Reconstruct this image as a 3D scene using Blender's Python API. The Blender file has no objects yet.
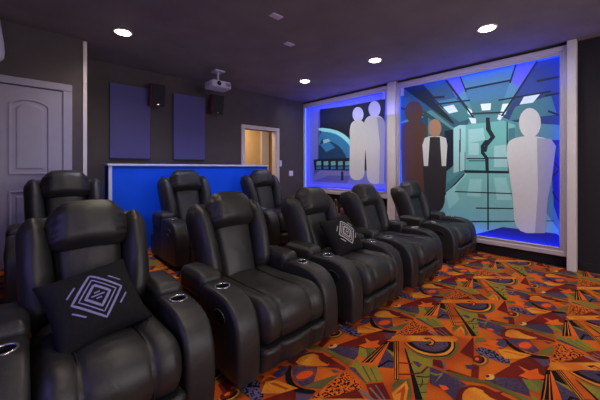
import bpy, bmesh, math, random
from mathutils import Vector, Matrix, noise
random.seed(7)
COL = bpy.context.scene.collection

# ------------------------------------------------------------------ materials
def lin(c):
    c = c / 255.0
    return c / 12.92 if c <= 0.04045 else ((c + 0.055) / 1.055) ** 2.4
def rgb(r, g, b): return (lin(r), lin(g), lin(b), 1.0)

def material(name, color, rough=0.6, vary=0.15, scale=30.0, bump=0.0, bump_scale=60.0, metal=0.0,
             emit=None, emit_strength=0.0, spec=0.5, detail=3.0):
    m = bpy.data.materials.new(name); m.use_nodes = True
    nt = m.node_tree; b = nt.nodes['Principled BSDF']
    b.inputs['Roughness'].default_value = rough
    b.inputs['Metallic'].default_value = metal
    b.inputs['Specular IOR Level'].default_value = spec
    tc = nt.nodes.new('ShaderNodeTexCoord')
    n = nt.nodes.new('ShaderNodeTexNoise'); n.inputs['Scale'].default_value = scale; n.inputs['Detail'].default_value = detail
    nt.links.new(tc.outputs['Object'], n.inputs['Vector'])
    r = nt.nodes.new('ShaderNodeValToRGB')
    r.color_ramp.elements[0].position = 0.3; r.color_ramp.elements[1].position = 0.7
    r.color_ramp.elements[0].color = tuple(c * (1 - vary) for c in color[:3]) + (1,)
    r.color_ramp.elements[1].color = tuple(min(1, c * (1 + vary)) for c in color[:3]) + (1,)
    nt.links.new(n.outputs['Fac'], r.inputs['Fac'])
    nt.links.new(r.outputs['Color'], b.inputs['Base Color'])
    if bump:
        n2 = nt.nodes.new('ShaderNodeTexNoise'); n2.inputs['Scale'].default_value = bump_scale; n2.inputs['Detail'].default_value = 4
        nt.links.new(tc.outputs['Object'], n2.inputs['Vector'])
        bp = nt.nodes.new('ShaderNodeBump'); bp.inputs['Strength'].default_value = bump; bp.inputs['Distance'].default_value = 0.01
        nt.links.new(n2.outputs['Fac'], bp.inputs['Height'])
        nt.links.new(bp.outputs['Normal'], b.inputs['Normal'])
    if emit:
        b.inputs['Emission Color'].default_value = emit
        b.inputs['Emission Strength'].default_value = emit_strength
    return m

def leather(name, color, rough):
    m = material(name, color, rough, 0.12, 9.0)
    nt = m.node_tree; b = nt.nodes['Principled BSDF']
    tc = nt.nodes.new('ShaderNodeTexCoord')
    v = nt.nodes.new('ShaderNodeTexVoronoi'); v.inputs['Scale'].default_value = 260
    n = nt.nodes.new('ShaderNodeTexNoise'); n.inputs['Scale'].default_value = 13; n.inputs['Detail'].default_value = 5
    n.inputs['Distortion'].default_value = 0.6
    for x in (v, n): nt.links.new(tc.outputs['Object'], x.inputs['Vector'])
    b1 = nt.nodes.new('ShaderNodeBump'); b1.inputs['Strength'].default_value = 0.10; b1.inputs['Distance'].default_value = 0.002
    b2 = nt.nodes.new('ShaderNodeBump'); b2.inputs['Strength'].default_value = 0.16; b2.inputs['Distance'].default_value = 0.02
    nt.links.new(v.outputs['Distance'], b1.inputs['Height'])
    nt.links.new(n.outputs['Fac'], b2.inputs['Height'])
    nt.links.new(b1.outputs['Normal'], b2.inputs['Normal'])
    nt.links.new(b2.outputs['Normal'], b.inputs['Normal'])
    return m

def carpet_material(name, color, second=None, speck=None, speck_amount=0.5, mix_scale=5.0):
    """woven carpet yarn; 'second' blends in by soft noise, 'speck' adds scattered tufts"""
    m = material(name, color, 0.95, 0.22, 170.0, 0.35, 420.0, spec=0.15)
    nt = m.node_tree; b = nt.nodes['Principled BSDF']
    src = b.inputs['Base Color'].links[0].from_socket
    tc = nt.nodes.new('ShaderNodeTexCoord')
    def blend(a, col, fac):
        mx = nt.nodes.new('ShaderNodeMix'); mx.data_type = 'RGBA'
        nt.links.new(fac, mx.inputs['Factor']); nt.links.new(a, mx.inputs['A']); mx.inputs['B'].default_value = col
        return mx.outputs['Result']
    if second:
        n = nt.nodes.new('ShaderNodeTexNoise'); n.inputs['Scale'].default_value = mix_scale; n.inputs['Detail'].default_value = 1
        r = nt.nodes.new('ShaderNodeMapRange'); r.inputs['From Min'].default_value = 0.42; r.inputs['From Max'].default_value = 0.62
        nt.links.new(tc.outputs['Object'], n.inputs['Vector']); nt.links.new(n.outputs['Fac'], r.inputs['Value'])
        src = blend(src, second, r.outputs['Result'])
    if speck:
        v = nt.nodes.new('ShaderNodeTexNoise'); v.inputs['Scale'].default_value = 75; v.inputs['Detail'].default_value = 0
        r = nt.nodes.new('ShaderNodeMath'); r.operation = 'GREATER_THAN'; r.inputs[1].default_value = speck_amount
        nt.links.new(tc.outputs['Object'], v.inputs['Vector']); nt.links.new(v.outputs['Fac'], r.inputs[0])
        src = blend(src, speck, r.outputs['Value'])
    nt.links.new(src, b.inputs['Base Color'])
    return m

M = {}
M['leather'] = leather('black_leather', (0.0165, 0.016, 0.0165, 1), 0.47)
M['leather_dull'] = leather('black_leather_side', (0.011, 0.011, 0.0115, 1), 0.50)
M['plastic'] = material('black_plastic', (0.010, 0.010, 0.012, 1), 0.45, 0.1, 40)
M['chrome'] = material('brushed_chrome', (0.55, 0.55, 0.56, 1), 0.25, 0.05, 40, metal=0.9)
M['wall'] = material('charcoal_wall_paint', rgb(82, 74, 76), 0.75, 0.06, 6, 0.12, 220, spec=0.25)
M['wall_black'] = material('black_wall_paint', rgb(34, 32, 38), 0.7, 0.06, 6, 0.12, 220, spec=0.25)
M['ceiling'] = material('dark_ceiling_paint', rgb(128, 122, 119), 0.8, 0.10, 2.5, 0.15, 160, spec=0.2)
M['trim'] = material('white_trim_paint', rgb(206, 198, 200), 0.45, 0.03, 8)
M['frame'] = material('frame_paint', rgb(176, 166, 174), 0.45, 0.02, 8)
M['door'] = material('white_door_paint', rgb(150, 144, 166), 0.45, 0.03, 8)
M['half_wall'] = material('royal_blue_wall_paint', (0.001, 0.075, 0.66, 1), 0.7, 0.05, 4, 0.08, 200, spec=0.2)
M['rim'] = material('pale_ledge_paint', rgb(190, 190, 215), 0.5, 0.03, 8)
M['beige'] = material('beige_hall_paint', rgb(214, 176, 128), 0.8, 0.04, 5)
M['acoustic'] = material('slate_acoustic_fabric', rgb(94, 90, 142), 0.95, 0.12, 260, 0.3, 500, spec=0.1)
M['wood'] = material('cherry_wood', rgb(120, 44, 22), 0.4, 0.3, 14)
M['grille'] = material('speaker_grille_cloth', (0.012, 0.012, 0.014, 1), 0.8, 0.3, 300)
M['projector'] = material('white_projector_plastic', rgb(205, 200, 222), 0.4, 0.03, 20)
M['lens'] = material('dark_lens_glass', (0.01, 0.01, 0.02, 1), 0.08, 0.05, 10)
M['plate'] = material('white_plate_plastic', rgb(215, 208, 228), 0.4, 0.03, 20)
M['bulb'] = material('warm_light_diffuser', (1, 1, 1, 1), 0.5, 0.0, 10, emit=(1.0, 0.86, 0.68, 1), emit_strength=22)
M['led'] = material('blue_led_strip', (0.05, 0.1, 0.8, 1), 0.5, 0.0, 10, emit=(0.012, 0.07, 1.0, 1), emit_strength=15)
M['pillow'] = material('black_cotton', (0.012, 0.012, 0.013, 1), 0.9, 0.2, 90, 0.3, 300, spec=0.15)
M['print'] = material('lavender_print', rgb(128, 124, 170), 0.8, 0.15, 60)
M['print_white'] = material('white_print', rgb(176, 174, 180), 0.8, 0.12, 60)
M['amber_glass'] = material('amber_plastic', rgb(196, 112, 62), 0.25, 0.15, 30)
M['silver_loop'] = material('pale_metal_loop', rgb(170, 170, 176), 0.3, 0.05, 30, metal=0.6)
M['pink'] = material('pink_card', rgb(196, 92, 120), 0.6, 0.25, 25)
M['card'] = material('white_card', rgb(206, 204, 206), 0.6, 0.05, 25)
M['table'] = material('black_table_laminate', (0.014, 0.014, 0.016, 1), 0.4, 0.1, 20)
M['pod'] = material('pale_lamp_shade', rgb(205, 205, 228), 0.5, 0.03, 10)

OR, RU, PU, GR, LI, BK, AM = rgb(214, 102, 28), rgb(118, 34, 24), rgb(90, 68, 86), rgb(94, 88, 50), rgb(148, 130, 42), rgb(20, 17, 18), rgb(226, 146, 44)
CM = {
 'orange': carpet_material('carpet_orange', OR, rgb(176, 72, 24), mix_scale=3.2),
 'orange2': carpet_material('carpet_bright_orange', rgb(232, 106, 32), rgb(220, 90, 24)),
 'amber': carpet_material('carpet_amber', AM, rgb(206, 108, 30)),
 'rust': carpet_material('carpet_rust', RU, rgb(96, 26, 24)),
 'plum': carpet_material('carpet_plum', rgb(104, 52, 62), PU),
 'plum2': carpet_material('carpet_dusk', rgb(126, 66, 66)),
 'ember': carpet_material('carpet_ember', rgb(236, 88, 30)),
 'purple': carpet_material('carpet_purple', PU, rgb(70, 56, 82), speck=rgb(60, 50, 78), speck_amount=0.58),
 'green': carpet_material('carpet_green', GR, rgb(116, 104, 50)),
 'lime': carpet_material('carpet_lime', LI, rgb(120, 120, 52)),
 'black': carpet_material('carpet_black', BK),
 'mauve': carpet_material('carpet_mauve', rgb(140, 120, 112), rgb(106, 92, 96)),
 'cream': carpet_material('carpet_cream', rgb(226, 170, 92)),
 'speckle': carpet_material('carpet_orange_speckle', OR, speck=BK, speck_amount=0.54),
 'speckpurple': carpet_material('carpet_purple_speckle', rgb(104, 92, 132), speck=BK, speck_amount=0.52),
}
ART = {k: material('print_' + k, rgb(*v), 0.55, 0.02, 18, spec=0.3) for k, v in {
 'base_teal': (84, 136, 142), 'teal_dark': (46, 88, 104), 'teal_mid': (68, 120, 128), 'teal_blue': (40, 62, 112), 'lavender': (104, 104, 196),
 'white': (222, 232, 236), 'line': (24, 34, 44), 'teal_deep': (38, 74, 84), 'night': (20, 24, 44), 'teal_lite': (156, 200, 200),
 'teal_end': (112, 178, 174), 'floor_lite': (122, 182, 178), 'shine': (146, 202, 198), 'blue_deep': (36, 40, 124), 'pale': (200, 197, 192),
 'pale_shade': (160, 156, 162), 'brown': (84, 56, 46), 'charcoal': (44, 40, 42), 'tan': (166, 122, 96), 'base_violet': (84, 84, 160),
 'lavender2': (120, 122, 190), 'lavender3': (96, 96, 172), 'planet': (52, 122, 168), 'planet_deep': (26, 62, 96), 'glow': (150, 222, 222)}.items()}

# ------------------------------------------------------------------ object helpers
def link(name, bm, mats, parent=None, smooth=False, loc=None, kind=None, matrix=None):
    me = bpy.data.meshes.new(name); bm.normal_update(); bm.to_mesh(me); bm.free()
    for m in (mats if isinstance(mats, (list, tuple)) else [mats]): me.materials.append(m)
    if smooth:
        for p in me.polygons: p.use_smooth = True
    o = bpy.data.objects.new(name, me); COL.objects.link(o)
    if parent: o.parent = parent
    if loc: o.location = loc
    if matrix is not None: o.matrix_local = matrix
    if kind: o['kind'] = kind
    return o
def thing(name, label, cat, loc=(0, 0, 0), rz=0.0, group=None):
    o = bpy.data.objects.new(name, None); o.empty_display_size = 0.1; COL.objects.link(o)
    o.location = loc; o.rotation_euler = (0, 0, rz); tag(o, label, cat, group); return o
def tag(o, label, cat, group=None):
    o['label'] = label; o['category'] = cat
    if group: o['group'] = group
    return o
def copy_tree(o, parent=None):
    c = o.copy(); COL.objects.link(c)
    if parent is not None:
        c.parent = parent; c.matrix_parent_inverse = o.matrix_parent_inverse.copy()
    for ch in o.children: copy_tree(ch, c)
    return c

def box(bm, x0, x1, y0, y1, z0, z1, bevel=0.0, mi=0, seg=2):
    r = bmesh.ops.create_cube(bm, size=1.0)
    vs = r['verts']
    for v in vs: v.co = Vector((x0 + (v.co.x + .5) * (x1 - x0), y0 + (v.co.y + .5) * (y1 - y0), z0 + (v.co.z + .5) * (z1 - z0)))
    fs = {f for v in vs for f in v.link_faces}
    for f in fs: f.material_index = mi
    if bevel:
        es = list({e for v in vs for e in v.link_edges})
        bmesh.ops.bevel(bm, geom=es, offset=bevel, segments=seg, affect='EDGES', profile=0.5)
def boxes(name, lst, mat, parent=None, bevel=0.0, kind=None):
    bm = bmesh.new()
    for b in lst: box(bm, *b, bevel=bevel)
    return link(name, bm, mat, parent, kind=kind)

def rbox(bm, h, r, n, fn=None, mat=None):
    """rounded, puffable cushion block: h half sizes, r rounding radius, n grid cells per face"""
    keys = {}; ra = [min(r[i] if isinstance(r, tuple) else r, h[i]) for i in range(3)]
    g = lambda t: math.copysign(1 - (1 - abs(t)) ** 1.45, t)
    def vert(p):
        k = tuple(round(c, 4) for c in p)
        if k in keys: return keys[k]
        q = Vector([p[i] * h[i] for i in range(3)])
        inn = Vector([max(-(h[i] - ra[i]), min(h[i] - ra[i], q[i])) for i in range(3)])
        d = Vector([(q[i] - inn[i]) / ra[i] for i in range(3)])
        nr = d.normalized() if d.length > 1e-6 else Vector((0, 0, 0))
        q = inn + Vector([nr[i] * ra[i] for i in range(3)])
        if fn: q = Vector(fn(Vector(p), q, nr))
        if mat is not None: q = mat @ q
        keys[k] = bm.verts.new(q); return keys[k]
    for ax in range(3):
        for s in (-1, 1):
            a, b = (ax + 1) % 3, (ax + 2) % 3
            for i in range(n):
                for j in range(n):
                    c = []
                    for (di, dj) in ((0, 0), (1, 0), (1, 1), (0, 1)):
                        p = [0, 0, 0]; p[ax] = s; p[a] = g(-1 + 2 * (i + di) / n); p[b] = g(-1 + 2 * (j + dj) / n)
                        c.append(vert(p))
                    if s < 0: c.reverse()
                    try: bm.faces.new(c)
                    except ValueError: pass

def prism(bm, prof, x0, x1, bevel=0.0, seg=3):
    """profile in (y, z) pulled along x"""
    a = [bm.verts.new((x0, y, z)) for y, z in prof]; b = [bm.verts.new((x1, y, z)) for y, z in prof]
    f = [bm.faces.new(a), bm.faces.new(list(reversed(b)))]
    n = len(prof)
    for i in range(n): bm.faces.new((a[i], b[i], b[(i + 1) % n], a[(i + 1) % n]))
    bmesh.ops.recalc_face_normals(bm, faces=bm.faces)
    if bevel:
        es = [e for ff in f for e in ff.edges]
        bmesh.ops.bevel(bm, geom=es, offset=bevel, segments=seg, affect='EDGES', profile=0.5)

def tube(bm, pts, r, n=8, closed=False):
    pts = [Vector(p) for p in pts]; rings = []; N = len(pts)
    for i, p in enumerate(pts):
        t = (pts[(i + 1) % N] - pts[i - 1]) if closed else (pts[min(i + 1, N - 1)] - pts[max(i - 1, 0)])
        t.normalize(); up = Vector((0, 0, 1)) if abs(t.z) < .9 else Vector((1, 0, 0))
        a = t.cross(up).normalized(); b = t.cross(a)
        rings.append([bm.verts.new(p + r * (math.cos(2 * math.pi * k / n) * a + math.sin(2 * math.pi * k / n) * b)) for k in range(n)])
    for i in range(N if closed else N - 1):
        A, B = rings[i], rings[(i + 1) % N]
        for k in range(n): bm.faces.new((A[k], A[(k + 1) % n], B[(k + 1) % n], B[k]))
    if not closed:
        bm.faces.new(list(reversed(rings[0]))); bm.faces.new(rings[-1])
    bmesh.ops.recalc_face_normals(bm, faces=bm.faces)

def lathe(bm, prof, n=28, center=(0, 0, 0), axis=None, cap_end=True):
    c = Vector(center); rings = []
    for r, z in prof:
        ring = []
        for k in range(n):
            a = 2 * math.pi * k / n; p = Vector((r * math.cos(a), r * math.sin(a), z))
            if axis is not None: p = axis @ p
            ring.append(bm.verts.new(c + p))
        rings.append(ring)
    for A, B in zip(rings, rings[1:]):
        for k in range(n): bm.faces.new((A[k], A[(k + 1) % n], B[(k + 1) % n], B[k]))
    if prof[0][0] > 1e-5: bm.faces.new(list(reversed(rings[0])))
    if cap_end and prof[-1][0] > 1e-5: bm.faces.new(rings[-1])
    bmesh.ops.remove_doubles(bm, verts=bm.verts, dist=1e-6)
    bmesh.ops.recalc_face_normals(bm, faces=bm.faces)

def clip(poly, x0, x1, y0, y1):
    def cut(pl, ins, inter):
        out = []
        for i, p in enumerate(pl):
            q = pl[i - 1]
            if ins(p):
                if not ins(q): out.append(inter(q, p))
                out.append(p)
            elif ins(q): out.append(inter(q, p))
        return out
    def lx(c): return lambda a, b: (c, a[1] + (b[1] - a[1]) * (c - a[0]) / (b[0] - a[0]))
    def ly(c): return lambda a, b: (a[0] + (b[0] - a[0]) * (c - a[1]) / (b[1] - a[1]), c)
    for ins, it in ((lambda p: p[0] >= x0, lx(x0)), (lambda p: p[0] <= x1, lx(x1)), (lambda p: p[1] >= y0, ly(y0)), (lambda p: p[1] <= y1, ly(y1))):
        if len(poly) < 3: return []
        poly = cut(poly, ins, it)
    return poly if len(poly) >= 3 else []
CARPET=[
 ('rust',[(-0.143,0.173),(0.057,0.109),(0.032,0.0),(-0.035,0.006),(-0.171,0.002),(-0.309,0.138)]),
 ('plum',[(0.057,0.109),(0.098,0.008),(0.029,0.003),(-0.025,0.025)]),
 ('green',[(-0.455,0.292),(-0.443,0.264),(-0.418,0.153),(-0.392,0.076),(-0.379,0.078),(-0.402,0.185)]),
 ('purple',[(-0.438,0.25),(-0.36,0.195),(-0.317,0.09),(-0.386,0.077),(-0.418,0.153)]),
 ('rust',[(-0.309,0.208),(-0.054,0.139),(-0.259,0.101),(-0.368,0.193),(-0.344,0.214)]),
 ('orange2',[(-0.123,0.135),(-0.131,0.078),(-0.07,0.048),(-0.122,0.033),(-0.127,-0.026),(-0.178,0.028),(-0.222,0.063),(-0.23,0.111),(-0.164,0.09)]),
 ('purple',[(-0.309,0.138),(-0.226,0.062),(-0.26,0.036),(-0.34,0.05),(-0.379,0.124)]),
 ('green',[(-0.228,0.069),(-0.171,0.022),(-0.213,-0.007),(-0.291,-0.011),(-0.319,0.06)]),
 ('black',[(-0.05,0.011),(-0.027,-0.01),(-0.321,-0.055),(-0.37,-0.009),(-0.3,-0.003)]),
 ('amber',[(-0.098,0.002),(-0.095,-0.001),(-0.254,-0.016),(-0.356,-0.022),(-0.361,-0.017),(-0.242,-0.011)]),
 ('amber',[(-0.086,-0.009),(-0.084,-0.011),(-0.331,-0.045),(-0.337,-0.04)]),
 ('orange2',[(-0.039,-0.008),(-0.034,-0.022),(-0.286,-0.087),(-0.321,-0.055)]),
 ('black',[(-0.035,-0.009),(-0.012,-0.03),(-0.136,-0.1),(-0.128,-0.041)]),
 ('purple',[(-0.13,-0.039),(-0.15,-0.109),(-0.27,-0.176),(-0.331,-0.1)]),
 ('lime',[(-0.125,-0.033),(-0.129,-0.096),(-0.171,-0.121),(-0.147,-0.068)]),
 ('black',[(-0.329,-0.099),(-0.219,-0.111),(-0.212,-0.144),(-0.225,-0.151),(-0.234,-0.123),(-0.332,-0.111)]),
 ('black',[(-0.007,-0.031),(0.017,-0.052),(-0.335,-0.247),(-0.356,-0.227)]),
 ('amber',[(-0.005,-0.038),(-0.001,-0.04),(-0.344,-0.231),(-0.348,-0.227)]),
 ('amber',[(0.005,-0.046),(0.008,-0.049),(-0.333,-0.241),(-0.337,-0.237)]),
 ('lime',[(-0.032,-0.13),(-0.044,-0.229),(-0.01,-0.302),(-0.116,-0.338),(-0.26,-0.374),(-0.37,-0.419),(-0.376,-0.385),(-0.143,-0.218)]),
 ('black',[(-0.025,-0.114),(-0.032,-0.13),(-0.382,-0.408),(-0.411,-0.381),(-0.189,-0.233)]),
 ('rust',[(-0.192,-0.168),(-0.14,-0.231),(-0.15,-0.236),(-0.204,-0.175)]),
 ('rust',[(-0.289,-0.221),(-0.24,-0.267),(-0.182,-0.303),(-0.102,-0.304),(-0.096,-0.32),(-0.119,-0.316),(-0.188,-0.315),(-0.253,-0.273),(-0.299,-0.227)]),
 ('purple',[(-0.122,-0.217),(-0.102,-0.247),(-0.109,-0.279),(-0.15,-0.279),(-0.143,-0.247)]),
 ('black',[(-0.233,-0.3),(-0.194,-0.345),(-0.162,-0.357),(-0.168,-0.36),(-0.203,-0.349),(-0.243,-0.305)]),
 ('black',[(-0.291,-0.337),(-0.247,-0.373),(-0.253,-0.375),(-0.297,-0.339)]),
 ('black',[(-0.337,-0.375),(-0.312,-0.397),(-0.317,-0.4),(-0.342,-0.378)]),
 ('black',[(-0.223,-0.327),(-0.24,-0.344),(-0.278,-0.357),(-0.31,-0.359),(-0.303,-0.353),(-0.28,-0.352),(-0.245,-0.339)]),
 ('green',[(0.02,-0.088),(-0.005,-0.126),(-0.025,-0.166),(-0.04,-0.21),(-0.036,-0.25),(-0.016,-0.29),(0.012,-0.323),(0.048,-0.351),(0.088,-0.369),(0.133,-0.378),(0.18,-0.379),(0.232,-0.371),(0.276,-0.36),(0.311,-0.344),(0.255,-0.269),(0.107,-0.135)]),
 ('black',[(0.024,-0.085),(0.004,-0.117),(-0.009,-0.155),(-0.017,-0.198),(-0.013,-0.237),(0.002,-0.275),(0.027,-0.307),(0.063,-0.335),(0.102,-0.352),(0.146,-0.359),(0.188,-0.358),(0.229,-0.35),(0.264,-0.34),(0.294,-0.325),(0.241,-0.255),(0.103,-0.131)]),
 ('amber',[(0.028,-0.089),(0.009,-0.121),(-0.003,-0.159),(-0.01,-0.2),(-0.004,-0.237),(0.012,-0.272),(0.038,-0.302),(0.073,-0.328),(0.11,-0.344),(0.149,-0.349),(0.187,-0.349),(0.223,-0.343),(0.257,-0.332),(0.287,-0.318),(0.236,-0.251),(0.103,-0.131)]),
 ('black',[(0.041,-0.098),(0.025,-0.128),(0.016,-0.16),(0.014,-0.196),(0.021,-0.229),(0.036,-0.262),(0.058,-0.29),(0.088,-0.311),(0.12,-0.325),(0.155,-0.331),(0.187,-0.332),(0.215,-0.329),(0.244,-0.321),(0.275,-0.307),(0.23,-0.246),(0.109,-0.137)]),
 ('purple',[(0.069,-0.12),(0.055,-0.143),(0.046,-0.168),(0.043,-0.196),(0.048,-0.225),(0.061,-0.254),(0.081,-0.278),(0.107,-0.296),(0.136,-0.308),(0.169,-0.312),(0.195,-0.314),(0.213,-0.311),(0.236,-0.304),(0.262,-0.292),(0.225,-0.241),(0.126,-0.152)]),
 ('amber',[(0.03,0.011),(0.091,-0.02),(0.369,-0.292),(0.342,-0.332),(0.298,-0.327),(-0.012,-0.019)]),
 ('black',[(0.178,-0.153),(0.219,-0.183),(0.201,-0.233),(0.142,-0.242),(0.103,-0.213),(0.114,-0.192),(0.144,-0.216),(0.18,-0.205),(0.175,-0.176)]),
 ('orange2',[(0.18,-0.173),(0.207,-0.188),(0.188,-0.226),(0.15,-0.234),(0.119,-0.216),(0.162,-0.22),(0.184,-0.204)]),
 ('speckle',[(0.071,-0.001),(0.358,0.009),(0.345,-0.117),(0.311,-0.143),(0.19,-0.085),(0.078,-0.015)]),
 ('rust',[(0.176,-0.08),(0.295,-0.127),(0.269,-0.194),(0.102,-0.038)]),
 ('rust',[(0.364,-0.137),(0.446,-0.197),(0.366,-0.295),(0.291,-0.225)]),
 ('mauve',[(0.352,-0.165),(0.361,-0.173),(0.331,-0.262),(0.32,-0.252)]),
 ('mauve',[(0.396,-0.175),(0.402,-0.18),(0.346,-0.276),(0.338,-0.269)]),
 ('mauve',[(0.291,-0.138),(0.315,-0.146),(0.303,-0.235),(0.285,-0.219)]),
 ('purple',[(0.402,0.008),(0.456,0.015),(0.385,-0.148),(0.369,-0.133),(0.399,-0.016)]),
 ('lime',[(-0.324,-0.078),(-0.341,-0.11),(-0.408,-0.187),(-0.44,-0.182),(-0.443,-0.155),(-0.378,-0.076)]),
 ('green',[(-0.378,-0.076),(-0.365,-0.078),(-0.44,-0.171),(-0.448,-0.158)]),
 ('lime',[(-0.363,-0.033),(-0.361,-0.054),(-0.438,-0.16),(-0.465,-0.164),(-0.463,-0.136),(-0.4,-0.037)]),
 ('green',[(-0.4,-0.037),(-0.387,-0.039),(-0.463,-0.15),(-0.465,-0.137)]),
 ('lime',[(-0.366,0.033),(-0.372,0.006),(-0.473,-0.143),(-0.497,-0.141),(-0.439,-0.009),(-0.454,0.014)]),
 ('green',[(-0.406,-0.242),(-0.453,-0.269),(-0.305,-0.277),(-0.344,-0.241)]),
 ('amber',[(-0.463,-0.273),(-0.317,-0.281),(-0.358,-0.315),(-0.452,-0.351),(-0.499,-0.307)]),
 ('orange',[(-0.46,-0.29),(-0.358,-0.292),(-0.39,-0.314),(-0.463,-0.34),(-0.475,-0.329),(-0.416,-0.304)]),
 ('green',[(-0.298,-0.269),(-0.281,-0.285),(-0.4,-0.359),(-0.452,-0.351),(-0.358,-0.315)]),
 ('rust',[(0.022,0.428),(-0.263,0.338),(-0.247,0.428)]),
 ('rust',[(-0.324,0.332),(-0.298,0.298),(-0.433,0.263),(-0.452,0.297)]),
 ('rust',[(-0.01,-0.302),(0.02,-0.35),(-0.057,-0.393),(-0.068,-0.326)]),
 ('rust',[(0.37,0.421),(0.393,0.408),(0.425,0.291),(0.389,0.299),(0.352,0.393)]),
 ('purple',[(0.334,0.5),(0.346,0.416),(0.334,0.294),(0.276,0.302),(0.19,0.28),(0.167,0.301),(0.203,0.369),(0.194,0.44)]),
 ('ember',[(0.22,0.4),(0.239,0.367),(0.227,0.347),(0.192,0.365)]),
 ('lime',[(-0.143,-0.34),(-0.13,-0.379),(-0.094,-0.395),(-0.123,-0.402),(-0.217,-0.398),(-0.184,-0.396),(-0.123,-0.393),(-0.149,-0.378),(-0.156,-0.346)]),
 ('mauve',[(0.021,-0.34),(0.019,-0.359),(-0.039,-0.391),(-0.087,-0.401),(-0.094,-0.395),(-0.034,-0.377)]),
 ('green',[(0.364,0.413),(0.39,0.358),(0.455,0.206),(0.468,0.04),(0.414,0.025),(0.424,0.094),(0.416,0.227),(0.337,0.345)]),
 ('purple',[(-0.387,0.24),(-0.272,0.118),(-0.31,0.05),(-0.381,0.034),(-0.41,0.143)]),
 ('lime',[(-0.247,0.094),(-0.233,0.051),(-0.288,0.002),(-0.323,0.006),(-0.324,0.049)]),
 ('rust',[(0.165,0.295),(0.262,0.313),(0.345,0.279),(0.391,0.222),(0.389,0.022),(0.362,0.011),(0.351,0.058),(0.257,0.171),(0.174,0.261)]),
 ('amber',[(0.2,0.272),(0.239,0.283),(0.279,0.284),(0.32,0.274),(0.344,0.255),(0.35,0.228),(0.351,0.199),(0.349,0.167),(0.345,0.138),(0.338,0.111),(0.315,0.116),(0.273,0.152),(0.235,0.194),(0.199,0.243)]),
 ('rust',[(0.34,0.213),(0.39,0.208),(0.381,0.175),(0.422,0.137),(0.36,0.153),(0.331,0.114),(0.324,0.174)]),
 ('black',[(0.154,0.278),(0.16,0.268),(0.149,0.25),(0.121,0.224),(0.097,0.195),(0.078,0.162),(0.07,0.13),(0.074,0.099),(0.089,0.066),(0.115,0.032),(0.117,0.014),(0.096,0.013),(0.071,0.034),(0.041,0.077),(0.029,0.117),(0.036,0.154),(0.051,0.189),(0.075,0.224),(0.103,0.252),(0.134,0.272)]),
 ('purple',[(0.163,0.258),(0.269,0.147),(0.158,0.072),(0.089,0.093),(0.093,0.167),(0.132,0.225)]),
 ('plum2',[(0.205,0.109),(0.179,0.108),(0.151,0.112),(0.125,0.12),(0.103,0.131),(0.088,0.145),(0.082,0.16),(0.085,0.173),(0.097,0.184),(0.118,0.19),(0.143,0.192),(0.172,0.189),(0.199,0.181),(0.222,0.169),(0.238,0.155),(0.244,0.14),(0.24,0.126),(0.226,0.115)]),
 ('ember',[(0.193,0.12),(0.176,0.12),(0.157,0.122),(0.139,0.129),(0.123,0.137),(0.113,0.147),(0.107,0.158),(0.109,0.167),(0.116,0.175),(0.13,0.179),(0.147,0.18),(0.166,0.178),(0.185,0.172),(0.201,0.163),(0.212,0.152),(0.217,0.142),(0.215,0.132),(0.207,0.125)]),
 ('green',[(0.158,0.072),(0.319,0.014),(0.155,0.01),(0.086,0.085)]),
 ('purple',[(0.316,0.078),(0.335,0.024),(0.301,0.044)]),
 ('purple',[(0.108,0.309),(0.144,0.263),(0.064,0.228),(-0.013,0.254),(0.032,0.282)]),
 ('green',[(0.023,0.414),(0.053,0.361),(-0.001,0.337),(-0.062,0.394)]),
 ('orange2',[(0.075,0.366),(0.056,0.333),(0.092,0.287),(0.017,0.296),(0.026,0.241),(-0.006,0.282),(-0.067,0.271),(-0.018,0.305),(-0.052,0.396),(0.009,0.339)]),
 ('speckpurple',[(-0.132,0.373),(-0.08,0.347),(-0.064,0.276),(-0.1,0.234),(-0.085,0.188),(-0.151,0.17),(-0.171,0.209),(-0.182,0.331)]),
 ('amber',[(-0.037,0.265),(0.017,0.226),(0.062,0.097),(-0.035,0.135),(-0.112,0.207)]),
 ('orange',[(-0.034,0.24),(-0.007,0.221),(0.023,0.129),(0.004,0.134)]),
 ('green',[(-0.205,0.27),(-0.229,0.266),(-0.254,0.267),(-0.277,0.273),(-0.296,0.282),(-0.309,0.294),(-0.314,0.308),(-0.311,0.321),(-0.3,0.332),(-0.281,0.341),(-0.258,0.345),(-0.232,0.345),(-0.207,0.339),(-0.186,0.33),(-0.173,0.317),(-0.168,0.303),(-0.172,0.289),(-0.185,0.278)]),
 ('amber',[(-0.212,0.28),(-0.231,0.278),(-0.251,0.279),(-0.27,0.283),(-0.286,0.291),(-0.296,0.301),(-0.301,0.312),(-0.298,0.323),(-0.289,0.332),(-0.274,0.339),(-0.256,0.342),(-0.235,0.341),(-0.215,0.337),(-0.199,0.329),(-0.188,0.319),(-0.183,0.307),(-0.187,0.296),(-0.196,0.287)]),
 ('black',[(-0.218,0.29),(-0.233,0.287),(-0.25,0.288),(-0.266,0.292),(-0.279,0.298),(-0.288,0.306),(-0.291,0.315),(-0.289,0.324),(-0.281,0.332),(-0.269,0.338),(-0.253,0.34),(-0.236,0.34),(-0.22,0.336),(-0.206,0.33),(-0.197,0.321),(-0.194,0.312),(-0.196,0.303),(-0.205,0.295)]),
 ('rust',[(-0.22,0.302),(-0.236,0.3),(-0.252,0.3),(-0.267,0.303),(-0.28,0.309),(-0.287,0.316),(-0.29,0.324),(-0.287,0.332),(-0.279,0.34),(-0.266,0.345),(-0.251,0.348),(-0.234,0.348),(-0.219,0.345),(-0.206,0.34),(-0.198,0.332),(-0.195,0.324),(-0.199,0.315),(-0.207,0.308)]),
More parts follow.
